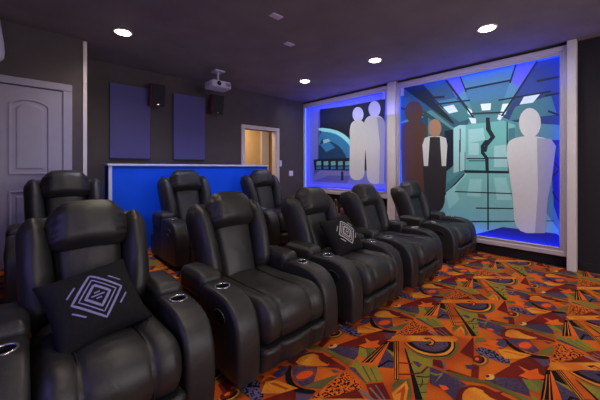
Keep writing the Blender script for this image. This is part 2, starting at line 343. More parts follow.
 ('orange2',[(-0.234,0.317),(-0.241,0.316),(-0.248,0.316),(-0.255,0.317),(-0.26,0.32),(-0.263,0.323),(-0.264,0.326),(-0.263,0.33),(-0.259,0.333),(-0.254,0.335),(-0.247,0.337),(-0.24,0.337),(-0.233,0.336),(-0.227,0.333),(-0.224,0.33),(-0.223,0.326),(-0.225,0.323),(-0.228,0.32)]),
 ('purple',[(-0.363,0.358),(-0.332,0.33),(-0.371,0.31),(-0.39,0.337)]),
 ('cream',[(-0.351,0.203),(-0.362,0.202),(-0.374,0.203),(-0.386,0.207),(-0.396,0.212),(-0.403,0.219),(-0.406,0.226),(-0.405,0.232),(-0.401,0.238),(-0.392,0.242),(-0.381,0.243),(-0.369,0.242),(-0.357,0.239),(-0.347,0.233),(-0.34,0.227),(-0.336,0.219),(-0.337,0.213),(-0.343,0.207)]),
 ('rust',[(-0.365,0.225),(-0.371,0.224),(-0.376,0.225),(-0.382,0.226),(-0.387,0.228),(-0.39,0.231),(-0.391,0.234),(-0.39,0.237),(-0.387,0.24),(-0.383,0.242),(-0.378,0.242),(-0.372,0.242),(-0.366,0.241),(-0.362,0.239),(-0.358,0.236),(-0.357,0.232),(-0.358,0.229),(-0.361,0.227)]),
]
CORRIDOR_ART=[
 ('teal_dark',[(2.619,2.632),(1.882,2.605),(1.457,2.006),(1.558,1.862),(1.727,1.825),(2.094,2.163),(2.619,2.027)]),
 ('teal_mid',[(1.599,2.408),(1.015,2.418),(1.155,1.966),(1.457,1.984)]),
 ('teal_blue',[(0.74,2.591),(0.5,2.595),(0.5,1.751),(0.965,1.84),(1.102,1.918)]),
 ('lavender',[(1.859,2.6),(1.662,2.603),(1.591,2.407),(1.705,2.291)]),
 ('lavender',[(0.965,2.609),(0.74,2.591),(0.915,2.276),(1.015,2.397)]),
 ('teal_mid',[(2.094,2.285),(1.727,2.295),(1.469,1.963),(1.662,1.919)]),
 ('teal_mid',[(0.965,2.042),(0.591,2.137),(0.533,1.885),(1.033,1.868)]),
 ('white',[(1.905,2.183),(1.748,2.197),(1.683,2.082),(1.814,2.067)]),
 ('white',[(1.378,2.148),(1.246,2.14),(1.253,2.043),(1.359,2.05)]),
 ('white',[(0.866,2.167),(0.695,2.175),(0.771,2.072),(0.915,2.067)]),
 ('white',[(1.57,2.133),(1.497,2.078),(1.469,1.963),(1.545,2.031)]),
 ('white',[(1.109,2.106),(1.039,2.103),(1.074,1.956),(1.137,1.964)]),
 ('white',[(1.537,1.972),(1.437,1.946),(1.437,1.872),(1.497,1.878)]),
 ('white',[(1.155,1.966),(1.102,1.939),(1.137,1.881),(1.173,1.906)]),
 ('white',[(1.429,1.84),(1.321,1.837),(1.321,1.786),(1.417,1.786)]),
 ('white',[(1.228,1.828),(1.155,1.82),(1.155,1.77),(1.22,1.776)]),
 ('white',[(1.095,1.822),(1.033,1.832),(1.039,1.783),(1.088,1.771)]),
 ('line',[(1.882,2.605),(1.837,2.595),(1.457,1.962),(1.485,1.965)]),
 ('line',[(1.662,2.603),(1.641,2.598),(1.558,2.355),(1.578,2.359)]),
 ('line',[(0.74,2.599),(0.716,2.592),(1.102,1.939),(1.13,1.942)]),
 ('line',[(0.965,2.609),(0.945,2.612),(1.012,2.376),(1.033,2.38)]),
 ('line',[(2.268,2.598),(2.218,2.598),(2.046,2.374),(1.882,2.359),(1.882,2.322),(2.07,2.339)]),
 ('line',[(0.74,2.358),(0.5,2.362),(0.5,2.336),(0.725,2.324)]),
 ('line',[(1.591,2.416),(1.015,2.426),(1.015,2.401),(1.582,2.387)]),
 ('line',[(2.094,2.26),(1.517,2.237),(1.517,2.214),(2.084,2.23)]),
 ('line',[(1.155,2.176),(0.591,2.194),(0.591,2.171),(1.155,2.155)]),
 ('line',[(1.509,2.035),(1.102,2.001),(1.102,1.98),(1.501,2.012)]),
 ('line',[(2.619,2.648),(2.268,2.598),(1.727,1.903),(1.77,1.908)]),
 ('teal_deep',[(2.218,2.18),(1.77,1.815),(1.662,1.805),(1.662,1.463),(2.218,1.485)]),
 ('night',[(1.882,1.802),(1.757,1.814),(1.757,1.467),(1.882,1.472)]),
 ('teal_lite',[(1.748,1.836),(1.662,1.873),(1.578,1.865),(1.578,1.46),(1.748,1.467)]),
 ('teal_end',[(1.578,1.865),(1.102,1.876),(0.965,1.8),(0.965,1.436),(1.578,1.46)]),
 ('teal_end',[(1.578,1.64),(0.965,1.598),(0.932,1.173),(1.578,1.168)]),
 ('teal_lite',[(1.537,1.793),(1.34,1.796),(1.321,1.622),(1.537,1.592)]),
 ('teal_lite',[(1.209,1.53),(1.05,1.542),(1.033,1.234),(1.209,1.234)]),
 ('teal_lite',[(1.537,1.592),(1.398,1.584),(1.398,1.409),(1.537,1.414)]),
 ('line',[(1.31,1.944),(1.265,1.938),(1.246,1.766),(1.191,1.655),(1.283,1.534),(1.302,1.449),(1.371,1.452),(1.283,1.619),(1.253,1.66),(1.31,1.772)]),
 ('line',[(1.321,1.622),(1.246,1.617),(1.332,1.536),(1.332,1.45),(1.276,1.362),(1.272,1.17),(1.313,1.17),(1.321,1.355),(1.371,1.43),(1.378,1.539)]),
 ('line',[(1.566,1.37),(1.321,1.364),(1.321,1.346),(1.566,1.352)]),
 ('line',[(1.283,1.371),(0.982,1.363),(0.982,1.347),(1.283,1.354)]),
 ('teal_deep',[(2.218,1.684),(1.882,1.661),(1.882,1.141),(1.951,0.854),(2.218,0.69)]),
 ('night',[(1.882,1.661),(1.748,1.651),(1.748,1.259),(1.882,1.141)]),
 ('teal_lite',[(1.748,1.651),(1.591,1.641),(1.591,1.19),(1.748,1.143)]),
 ('line',[(1.599,1.19),(0.932,1.177),(0.932,1.145),(1.599,1.145)]),
 ('floor_lite',[(1.599,1.145),(0.932,1.145),(0.519,0.452),(0.519,0.34),(1.437,0.215),(1.951,0.52),(1.951,0.711)]),
 ('teal_mid',[(1.951,0.878),(1.607,1.19),(1.578,1.145),(1.951,0.687)]),
 ('teal_lite',[(1.951,0.687),(1.578,1.145),(1.558,1.127),(1.951,0.639)]),
 ('line',[(1.951,0.768),(1.823,0.88),(1.599,1.136),(1.587,1.122),(1.814,0.853),(1.951,0.725)]),
 ('line',[(2.619,2.29),(2.218,2.106),(2.218,2.076),(2.619,2.253)]),
 ('teal_blue',[(2.619,2.001),(2.218,2.056),(2.218,1.52),(2.619,1.538)]),
 ('teal_mid',[(2.143,2.047),(1.951,1.904),(1.951,1.665),(2.143,1.728)]),
 ('line',[(1.658,1.818),(1.645,1.817),(1.645,1.462),(1.658,1.463)]),
 ('line',[(1.666,1.646),(1.654,1.645),(1.654,1.153),(1.666,1.153)]),
 ('line',[(1.537,1.333),(1.321,1.329),(1.321,1.316),(1.537,1.32)]),
 ('line',[(1.06,1.604),(1.043,1.603),(1.026,1.176),(1.043,1.176)]),
 ('line',[(1.06,1.851),(1.046,1.849),(1.046,1.439),(1.06,1.439)]),
 ('teal_mid',[(1.039,1.758),(0.965,1.767),(0.965,1.517),(1.039,1.529)]),
 ('line',[(0.65,2.148),(0.5,2.158),(0.5,2.136),(0.65,2.121)]),
 ('line',[(0.62,1.953),(0.5,1.88),(0.5,1.854),(0.62,1.926)]),
 ('line',[(2.094,2.407),(1.882,2.156),(1.914,2.161),(2.128,2.413)]),
 ('line',[(1.437,0.642),(0.65,0.707),(0.65,0.695),(1.437,0.624)]),
 ('shine',[(1.859,0.836),(1.727,0.959),(1.662,0.734),(1.814,0.582)]),
 ('shine',[(1.517,1.057),(1.359,1.061),(1.378,0.8),(1.558,0.809)]),
 ('shine',[(1.209,1.086),(1.067,1.09),(0.998,0.786),(1.173,0.772)]),
 ('line',[(1.291,1.149),(1.276,1.149),(1.272,0.337),(1.291,0.334)]),
 ('line',[(1.727,0.867),(0.74,0.884),(0.74,0.872),(1.727,0.848)]),
 ('line',[(1.497,0.436),(0.562,0.565),(0.562,0.554),(1.497,0.418)]),
 ('blue_deep',[(0.605,1.573),(0.488,1.565),(0.488,0.457),(0.562,0.745)]),
 ('line',[(0.591,1.346),(0.488,1.195),(0.488,1.173),(0.591,1.323)]),
 ('line',[(0.591,1.119),(0.488,1.232),(0.488,1.21),(0.591,1.089)]),
 ('line',[(0.576,0.932),(0.488,0.771),(0.488,0.741),(0.576,0.902)]),
 ('teal_blue',[(0.562,1.495),(0.488,1.528),(0.488,1.343),(0.562,1.382)]),
 ('blue_deep',[(1.457,0.243),(1.102,0.405),(0.533,0.405),(0.488,0.346),(0.488,0.242),(1.457,0.186)]),
 ('pale',[(0.917,1.633),(0.954,1.625),(0.986,1.614),(1.013,1.599),(1.033,1.58),(1.046,1.557),(1.054,1.515),(1.056,1.454),(1.052,1.375),(1.042,1.277),(1.032,1.185),(1.022,1.1),(1.012,1.019),(1.002,0.945),(0.993,0.859),(0.985,0.76),(0.979,0.65),(0.973,0.527),(0.948,0.438),(0.904,0.384),(0.842,0.363),(0.763,0.376),(0.705,0.414),(0.664,0.479),(0.642,0.569),(0.637,0.685),(0.631,0.79),(0.625,0.883),(0.617,0.964),(0.608,1.034),(0.6,1.109),(0.591,1.188),(0.583,1.273),(0.575,1.362),(0.571,1.434),(0.573,1.49),(0.579,1.529),(0.591,1.551),(0.608,1.571),(0.631,1.589),(0.659,1.604),(0.693,1.616),(0.726,1.625),(0.758,1.633),(0.788,1.638),(0.817,1.64),(0.848,1.64),(0.881,1.637)]),
 ('pale_shade',[(0.73,1.607),(0.591,1.584),(0.543,1.494),(0.581,1.095),(0.62,0.841),(0.65,0.394),(0.751,0.378),(0.72,0.937)]),
 ('pale',[(0.69,1.796),(0.695,1.738),(0.711,1.685),(0.736,1.645),(0.767,1.619),(0.803,1.613),(0.838,1.625),(0.871,1.656),(0.898,1.702),(0.915,1.759),(0.921,1.822),(0.915,1.883),(0.898,1.937),(0.871,1.977),(0.838,2.001),(0.803,2.005),(0.767,1.99),(0.736,1.958),(0.711,1.912),(0.695,1.856)]),
 ('brown',[(2.502,2.012),(2.529,2.002),(2.552,1.987),(2.572,1.967),(2.588,1.943),(2.6,1.913),(2.609,1.863),(2.614,1.793),(2.615,1.701),(2.613,1.589),(2.61,1.481),(2.608,1.377),(2.606,1.277),(2.603,1.181),(2.6,1.072),(2.597,0.951),(2.593,0.817),(2.588,0.671),(2.559,0.564),(2.506,0.496),(2.43,0.468),(2.333,0.479),(2.261,0.522),(2.212,0.596),(2.186,0.702),(2.182,0.84),(2.178,0.966),(2.175,1.081),(2.173,1.183),(2.171,1.273),(2.169,1.367),(2.167,1.465),(2.164,1.566),(2.162,1.671),(2.164,1.756),(2.168,1.824),(2.175,1.872),(2.186,1.902),(2.201,1.928),(2.218,1.951),(2.24,1.97),(2.265,1.985),(2.293,1.998),(2.326,2.008),(2.362,2.015),(2.401,2.02),(2.438,2.021),(2.471,2.018)]),
 ('brown',[(2.226,2.149),(2.234,2.093),(2.255,2.045),(2.289,2.008),(2.333,1.987),(2.381,1.983),(2.431,1.998),(2.476,2.03),(2.512,2.076),(2.536,2.132),(2.544,2.192),(2.536,2.25),(2.512,2.3),(2.476,2.336),(2.431,2.355),(2.381,2.356),(2.333,2.339),(2.289,2.306),(2.255,2.26),(2.234,2.206)]),
 ('charcoal',[(2.125,1.741),(2.155,1.731),(2.18,1.716),(2.2,1.697),(2.216,1.673),(2.227,1.645),(2.234,1.604),(2.237,1.552),(2.237,1.487),(2.232,1.41),(2.228,1.329),(2.224,1.245),(2.22,1.158),(2.216,1.067),(2.21,0.971),(2.204,0.871),(2.197,0.767),(2.188,0.658),(2.163,0.579),(2.122,0.529),(2.066,0.508),(1.994,0.516),(1.94,0.548),(1.901,0.604),(1.878,0.684),(1.871,0.789),(1.864,0.889),(1.858,0.984),(1.854,1.075),(1.85,1.161),(1.846,1.244),(1.842,1.323),(1.839,1.399),(1.835,1.471),(1.835,1.532),(1.838,1.582),(1.844,1.621),(1.854,1.649),(1.868,1.673),(1.886,1.694),(1.909,1.712),(1.937,1.726),(1.964,1.737),(1.991,1.745),(2.017,1.75),(2.043,1.752),(2.069,1.751),(2.097,1.748)]),
 ('pale',[(2.193,1.715),(2.11,1.741),(1.951,1.729),(1.859,1.69),(1.837,1.579),(1.859,1.251),(2.209,1.253),(2.235,1.602)]),
 ('charcoal',[(2.11,1.725),(1.951,1.713),(1.92,1.22),(2.143,1.22)]),
 ('tan',[(1.928,1.854),(1.933,1.81),(1.947,1.772),(1.97,1.742),(1.998,1.724),(2.03,1.719),(2.062,1.729),(2.091,1.752),(2.114,1.786),(2.129,1.828),(2.135,1.874),(2.129,1.919),(2.114,1.959),(2.091,1.988),(2.062,2.006),(2.03,2.009),(1.998,1.998),(1.97,1.974),(1.947,1.94),(1.933,1.899)]),
]
PLANET_ART=[
 ('lavender2',[(4.996,2.632),(4.61,2.521),(4.638,1.479),(4.799,0.968),(4.996,0.822)]),
 ('lavender2',[(4.996,2.632),(4.127,2.612),(2.852,2.597),(2.852,2.434),(3.731,2.426),(4.61,2.488)]),
 ('night',[(4.564,2.528),(3.731,2.487),(2.913,2.488),(2.944,1.156),(4.564,1.242)]),
 ('planet',[(4.484,2.093),(4.243,2.047),(4.055,1.99),(3.915,1.922),(3.798,1.838),(3.703,1.74),(3.634,1.638),(3.59,1.531),(3.568,1.404),(3.568,1.255),(3.805,1.179),(4.325,1.177),(4.61,1.411),(4.61,1.882)]),
 ('planet_deep',[(4.507,1.858),(4.308,1.811),(4.148,1.753),(4.025,1.682),(3.925,1.591),(3.846,1.48),(3.798,1.363),(3.779,1.24),(3.964,1.178),(4.384,1.176),(4.61,1.352),(4.61,1.705)]),
 ('glow',[(4.484,2.107),(4.243,2.06),(4.051,2.001),(3.903,1.928),(3.782,1.843),(3.688,1.745),(3.619,1.639),(3.575,1.523),(3.572,1.467),(3.608,1.468),(3.652,1.517),(3.705,1.616),(3.773,1.707),(3.858,1.789),(3.964,1.865),(4.094,1.935),(4.269,1.99),(4.493,2.03),(4.61,2.07),(4.61,2.111)]),
 ('planet',[(4.564,1.745),(4.297,1.794),(4.127,1.656),(4.384,1.57)]),
 ('teal_lite',[(4.473,1.839),(4.314,1.854),(4.254,1.798),(4.455,1.758)]),
 ('night',[(4.77,1.414),(3.475,1.428),(3.453,1.151),(4.732,1.175)]),
 ('teal_end',[(4.675,1.365),(4.536,1.376),(4.527,1.282),(4.675,1.276)]),
 ('planet',[(4.675,1.249),(4.527,1.256),(4.527,1.196),(4.675,1.188)]),
 ('teal_end',[(4.455,1.361),(4.323,1.372),(4.314,1.281),(4.455,1.275)]),
 ('planet',[(4.455,1.249),(4.314,1.255),(4.314,1.196),(4.455,1.189)]),
 ('teal_end',[(4.245,1.358),(4.119,1.369),(4.111,1.279),(4.245,1.274)]),
 ('planet',[(4.245,1.248),(4.111,1.254),(4.111,1.197),(4.245,1.19)]),
 ('teal_end',[(4.045,1.355),(3.925,1.365),(3.917,1.278),(4.045,1.273)]),
 ('planet',[(4.045,1.247),(3.917,1.253),(3.917,1.197),(4.045,1.191)]),
 ('teal_end',[(3.854,1.352),(3.739,1.362),(3.731,1.277),(3.854,1.271)]),
 ('planet',[(3.854,1.247),(3.731,1.252),(3.731,1.198),(3.854,1.191)]),
 ('teal_end',[(3.671,1.349),(3.561,1.359),(3.553,1.276),(3.671,1.27)]),
 ('planet',[(3.671,1.246),(3.553,1.252),(3.553,1.198),(3.671,1.192)]),
 ('lavender2',[(4.946,0.929),(4.564,1.175),(3.038,1.155),(2.852,0.83),(4.996,0.808)]),
 ('lavender3',[(4.799,0.913),(4.297,1.06),(3.731,1.058),(3.807,0.903)]),
 ('line',[(3.964,1.147),(3.901,1.148),(3.901,0.961),(3.964,0.959)]),
 ('lavender3',[(2.926,2.501),(2.84,2.513),(2.84,0.831),(3.007,1.127),(2.963,1.735)]),
 ('pale',[(3.638,2.16),(3.663,2.148),(3.685,2.13),(3.703,2.107),(3.717,2.078),(3.728,2.043),(3.735,2.005),(3.739,1.962),(3.739,1.915),(3.736,1.864),(3.734,1.798),(3.734,1.717),(3.736,1.621),(3.739,1.509),(3.741,1.403),(3.743,1.301),(3.744,1.205),(3.744,1.113),(3.72,1.045),(3.673,1.001),(3.604,0.98),(3.513,0.983),(3.447,1.007),(3.403,1.052),(3.381,1.118),(3.381,1.205),(3.379,1.298),(3.374,1.395),(3.368,1.496),(3.359,1.602),(3.352,1.694),(3.346,1.771),(3.342,1.833),(3.339,1.882),(3.34,1.926),(3.343,1.968),(3.35,2.006),(3.359,2.041),(3.373,2.071),(3.389,2.097),(3.409,2.119),(3.433,2.136),(3.459,2.15),(3.487,2.161),(3.518,2.168),(3.551,2.172),(3.582,2.172),(3.611,2.168)]),
 ('pale',[(3.404,2.262),(3.41,2.218),(3.429,2.179),(3.457,2.15),(3.494,2.133),(3.534,2.13),(3.575,2.142),(3.613,2.168),(3.643,2.205),(3.662,2.249),(3.668,2.297),(3.662,2.342),(3.643,2.382),(3.613,2.411),(3.575,2.426),(3.534,2.427),(3.494,2.414),(3.457,2.388),(3.429,2.351),(3.41,2.308)]),
 ('pale',[(3.271,2.213),(3.304,2.203),(3.332,2.187),(3.354,2.166),(3.372,2.139),(3.385,2.106),(3.393,2.064),(3.397,2.012),(3.395,1.951),(3.39,1.88),(3.382,1.8),(3.374,1.71),(3.364,1.612),(3.352,1.505),(3.343,1.398),(3.336,1.291),(3.331,1.183),(3.328,1.074),(3.302,0.994),(3.252,0.941),(3.181,0.917),(3.089,0.921),(3.02,0.95),(2.975,1.003),(2.951,1.081),(2.948,1.184),(2.946,1.287),(2.945,1.389),(2.944,1.491),(2.944,1.591),(2.943,1.684),(2.94,1.767),(2.936,1.842),(2.931,1.908),(2.93,1.966),(2.933,2.015),(2.941,2.057),(2.952,2.09),(2.968,2.119),(2.989,2.145),(3.014,2.167),(3.045,2.184),(3.076,2.199),(3.108,2.21),(3.14,2.218),(3.173,2.222),(3.206,2.223),(3.238,2.22)]),
 ('pale_shade',[(3.102,2.175),(2.975,2.141),(2.924,2.007),(2.934,1.733),(2.954,0.926),(3.059,0.922),(3.038,1.647)]),
 ('pale',[(3.028,2.314),(3.034,2.269),(3.052,2.23),(3.08,2.201),(3.116,2.184),(3.156,2.182),(3.197,2.195),(3.234,2.221),(3.264,2.259),(3.283,2.304),(3.29,2.352),(3.283,2.399),(3.264,2.439),(3.234,2.468),(3.197,2.483),(3.156,2.484),(3.116,2.47),(3.08,2.443),(3.052,2.405),(3.034,2.361)]),
]
# ------------------------------------------------------------------ room dimensions (metres)
H = 2.74                       # ceiling
XR, YB, XL, YF = 4.87, 5.04, -1.0, -2.8
RZ, RY = 0.17, 2.86            # raised floor for the back row
DY, DX = 4.33, 0.55            # wall with the closed door, its outside corner

# ------------------------------------------------------------------ carpeted floor
CK = list(CM.keys())
def carpet(name, x0, x1, y0, y1, z, base_bottom, front=False):
    bm = bmesh.new()
    box(bm, x0, x1, y0, y1, base_bottom, z, mi=0)
    A, B, P = (.87, 0.0), (.43, .82), (1.923, 1.114)
    for n in range(-6, 8):
        for m in range(-9, 12):
            ox, oy = P[0] + m * A[0] + n * B[0], P[1] + m * A[1] + n * B[1]
            if ox < x0 - 1.2 or ox > x1 + 1.2 or oy < y0 - 1.2 or oy > y1 + 1.2: continue
            for k, (c, pl) in enumerate(CARPET):
                q = clip([(ox + x, oy + y) for x, y in pl], x0, x1, y0, y1)
                if not q: continue
                zz = z + 0.0003 + k * 0.00004 + ((m + 3 * n) % 3) * 0.00001
                try: f = bm.faces.new([bm.verts.new((x, y, zz)) for x, y in q])
                except ValueError: continue
                f.normal_update()
                if f.normal.z < 0: f.normal_flip()
                f.material_index = CK.index(c)
    return link(name, bm, [CM[c] for c in CK], kind='structure')
carpet('floor', XL, XR, YF, RY, 0.0, -0.1)
carpet('floor_raised', XL, XR, RY, YB, RZ, -0.1)

# ------------------------------------------------------------------ walls and ceiling
boxes('ceiling', [(XL - .1, XR + .1, YF - .1, YB + .1, H, H + .1)], M['ceiling'], kind='structure')
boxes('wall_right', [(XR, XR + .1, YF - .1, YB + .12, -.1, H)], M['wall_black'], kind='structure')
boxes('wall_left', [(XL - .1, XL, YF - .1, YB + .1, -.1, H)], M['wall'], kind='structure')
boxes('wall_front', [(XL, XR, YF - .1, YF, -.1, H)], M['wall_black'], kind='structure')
DO0, DO1, DOZ = 3.20, 3.99, 2.00
boxes('wall_back', [(DX - .3, DO0, YB, YB + .12, -.1, H), (DO1, XR, YB, YB + .12, -.1, H), (DO0, DO1, YB, YB + .12, DOZ, H)], M['wall'], kind='structure')
boxes('wall_door_side', [(XL, DX - .001, DY, YB, RZ, H)], M['wall'], kind='structure')
boxes('trim_1', [(DX - .028, DX + .012, DY - .014, DY + .03, RZ, H - .02)], M['trim'], bevel=.003, kind='structure')
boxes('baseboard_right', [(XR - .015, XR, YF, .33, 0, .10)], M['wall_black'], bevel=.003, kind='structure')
# hall seen through the open doorway
boxes('wall_hall', [(2.6, 5.6, 6.5, 6.6, -.1, 2.5), (2.5, 2.6, YB + .12, 6.6, -.1, 2.5), (5.6, 5.7, YB + .12, 6.6, -.1, 2.5)], M['beige'], kind='structure')
boxes('ceiling_hall', [(2.5, 5.7, YB + .12, 6.6, 2.5, 2.6)], M['trim'], kind='structure')
boxes('floor_hall', [(2.5, 5.7, YB, 6.6, -.1, RZ)], M['beige'], kind='structure')
boxes('trim_2', [(4.62, 4.86, 6.44, 6.5, RZ, 2.3)], M['trim'], bevel=.004, kind='structure')

d1 = boxes('door_1', [(3.12, 3.20, YB - .02, YB + .14, RZ, DOZ), (3.99, 4.07, YB - .02, YB + .14, RZ, DOZ), (3.12, 4.07, YB - .02, YB + .14, DOZ, 2.075)], M['trim'], bevel=.006, kind='structure')
boxes('jamb', [(3.20, 3.215, YB, YB + .12, RZ, DOZ - .001), (3.975, 3.99, YB, YB + .12, RZ, DOZ - .001)], M['trim'], d1)

# closed arch-panel door on the near left wall
bm = bmesh.new()
LX0, LX1, LZ0, LZ1 = -.22, .335, RZ + .01, 2.085
box(bm, LX0, LX1, DY - .012, DY - .001, LZ0, LZ1)
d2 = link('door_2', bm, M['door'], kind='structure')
def arch_rect(x0, x1, z0, z1, rise, n=14):
    pts = [(x0, z0), (x1, z0)]
    for k in range(n + 1):
        t = k / n; x = x1 + (x0 - x1) * t
        e = 1 - (2 * t - 1) ** 2
        pts.append((x, z1 + rise * (e ** 0.75)))
    return pts
def inset_panel(name, outer, parent):
    bm = bmesh.new()
    cx = sum(p[0] for p in outer) / len(outer); cz = (min(p[1] for p in outer) + max(p[1] for p in outer)) / 2
    hx = max(p[0] for p in outer) - cx; hz = max(p[1] for p in outer) - cz
    def sc(d): return [(cx + (x - cx) * (hx - d) / hx, cz + (z - cz) * (hz - d) / hz) for x, z in outer]
    rings = []
    for d, y in ((0, -.001), (.004, -.010), (.016, -.010), (.030, .004), (.045, .004), (.07, -.006)):
        rings.append([bm.verts.new((x, DY - .012 + y, z)) for x, z in sc(d)])
    n = len(outer)
    for a, b in zip(rings, rings[1:]):
        for i in range(n): bm.faces.new((a[i], a[(i + 1) % n], b[(i + 1) % n], b[i]))
    bm.faces.new(rings[-1]); bmesh.ops.recalc_face_normals(bm, faces=bm.faces)
    return link(name, bm, M['door'], parent)
inset_panel('upper_panel', arch_rect(LX0 + .11, LX1 - .11, 1.15, 1.90, .06), d2)
inset_panel('lower_panel', arch_rect(LX0 + .11, LX1 - .11, LZ0 + .2, .98, 0.0), d2)
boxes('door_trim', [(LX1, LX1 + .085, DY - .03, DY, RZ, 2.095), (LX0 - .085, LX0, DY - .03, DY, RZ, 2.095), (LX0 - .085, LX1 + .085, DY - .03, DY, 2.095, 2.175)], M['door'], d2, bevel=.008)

# blue half wall with a pale ledge
hw = boxes('wall_half', [(.764, 3.13, 4.20, 4.46, RZ, 1.245)], M['half_wall'], kind='structure')
boxes('ledge', [(.745, 3.15, 4.175, 4.48, 1.245, 1.272)], M['rim'], hw, bevel=.006)
boxes('corner_bead', [(.757, .795, 4.190, 4.20, RZ, 1.245)], M['rim'], hw, bevel=.003)
boxes('base_strip', [(.80, 3.13, 4.186, 4.20, RZ, RZ + .02)], M['half_wall'], hw)

# pale posts beside the murals
boxes('trim_3', [(4.735, XR, .346, .432, 0, H - .005)], M['trim'], bevel=.006, kind='structure')
boxes('trim_4', [(4.745, XR, 2.672, 2.822, 0, H - .005)], M['trim'], bevel=.006, kind='structure')

# ------------------------------------------------------------------ murals in lit, recessed frames
def mural(label, art, base, y0, y1, z0, z1, iy0, iy1, iz0, iz1, block_y):
    t = thing('mural', label, 'mural', (XR - .01, (y0 + y1) / 2, z0), 0, None)
    off = Vector(t.location)
    bm = bmesh.new(); keys = ['_base'] + sorted({c for c, _ in art})
    bx = XR - .004
    def quad(pl, x, mi):
        f = bm.faces.new([bm.verts.new(Vector((x, p[0], p[1])) - off) for p in pl]); f.normal_update()
        if f.normal.x > 0: f.normal_flip()
        f.material_index = mi
    box(bm, bx - .004 - off.x, XR - off.x, iy0 - .03 - off.y, iy1 + .03 - off.y, iz0 - .03 - off.z, iz1 + .03 - off.z)
    for k, (c, pl) in enumerate(art):
        q = clip(pl, iy0 - .02, iy1 + .02, iz0 - .02, iz1 + .02)
        if q: quad(q, bx - .0045 - k * .00008, keys.index(c))
    link('picture', bm, [ART[base]] + [ART[c] for c in keys[1:]], t)
    bm = bmesh.new(); rings = []
    U = 4.77
    for w, x in ((0, XR), (0, U + .008), (.08, U), (.5, U), (.56, U + .014), (.8, U + .014), (.9, U + .004), (1, U + .010), (1, U + .016), ('r', U + .016), ('r', XR)):
        rec = w == 'r'
        if rec: w = 1
        a0, a1 = y0 + (iy0 - y0) * w, y1 + (iy1 - y1) * w; b0, b1 = z0 + (iz0 - z0) * w, z1 + (iz1 - z1) * w
        if rec: a0 -= .030; a1 += .030; b0 -= .030; b1 += .030
        rings.append([bm.verts.new(Vector(p) - off) for p in ((x, a0, b0), (x, a1, b0), (x, a1, b1), (x, a0, b1))])
    for a, b in zip(rings, rings[1:]):
        for i in range(4): bm.faces.new((a[i], a[(i + 1) % 4], b[(i + 1) % 4], b[i]))
    bmesh.ops.recalc_face_normals(bm, faces=bm.faces)
    link('frame', bm, M['frame'], t)
    s0, s1 = U + .018, U + .030; e0, e1 = .008, .026
    for q in ((s0, s1, iy0, iy1, iz1 + e0, iz1 + e1), (s0, s1, iy0, iy1, iz0 - e1, iz0 - e0),
              (s0, s1, iy0 - e1, iy0 - e0, iz0, iz1), (s0, s1, iy1 + e0, iy1 + e1, iz0, iz1)):
        b_ = bmesh.new(); box(b_, q[0] - off.x, q[1] - off.x, q[2] - off.y, q[3] - off.y, q[4] - off.z, q[5] - off.z)
        link('led_strip', b_, M['led'], t)
    b_ = bmesh.new(); box(b_, U + .02 - off.x, U + .05 - off.x, block_y - off.y, block_y + .05 - off.y, iz1 - .13 - off.z, iz1 - .001 - off.z, bevel=.004)
    link('corner_block', b_, M['frame'], t)
    return t
mural('large wall mural of a teal metal corridor in a white blue-lit frame', CORRIDOR_ART, 'base_teal', .434, 2.670, .15, 2.70, .50, 2.61, .255, 2.595, 2.54)
mural('smaller wall mural of a glowing planet in a blue-lit frame near the far corner', PLANET_ART, 'base_violet', 2.824, 5.02, .67, 2.70, 2.87, 4.955, .79, 2.60, 2.90)

# ------------------------------------------------------------------ recliner
def mesh_from_boolean(base_bm, cut_bm, name):
    """cut a pocket out of a mesh, return the plain mesh"""
    m1 = bpy.data.meshes.new(name); base_bm.to_mesh(m1); base_bm.free()
    m2 = bpy.data.meshes.new('pocket'); cut_bm.to_mesh(m2); cut_bm.free()
    a = bpy.data.objects.new(name, m1); b = bpy.data.objects.new('pocket', m2)
    COL.objects.link(a); COL.objects.link(b)
    md = a.modifiers.new('cut', 'BOOLEAN'); md.operation = 'DIFFERENCE'; md.object = b; md.solver = 'EXACT'
    dg = bpy.context.evaluated_depsgraph_get(); dg.update()
    me = bpy.data.meshes.new_from_object(a.evaluated_get(dg))
    bpy.data.objects.remove(a); bpy.data.objects.remove(b)
    bpy.data.meshes.remove(m1); bpy.data.meshes.remove(m2)
    return me

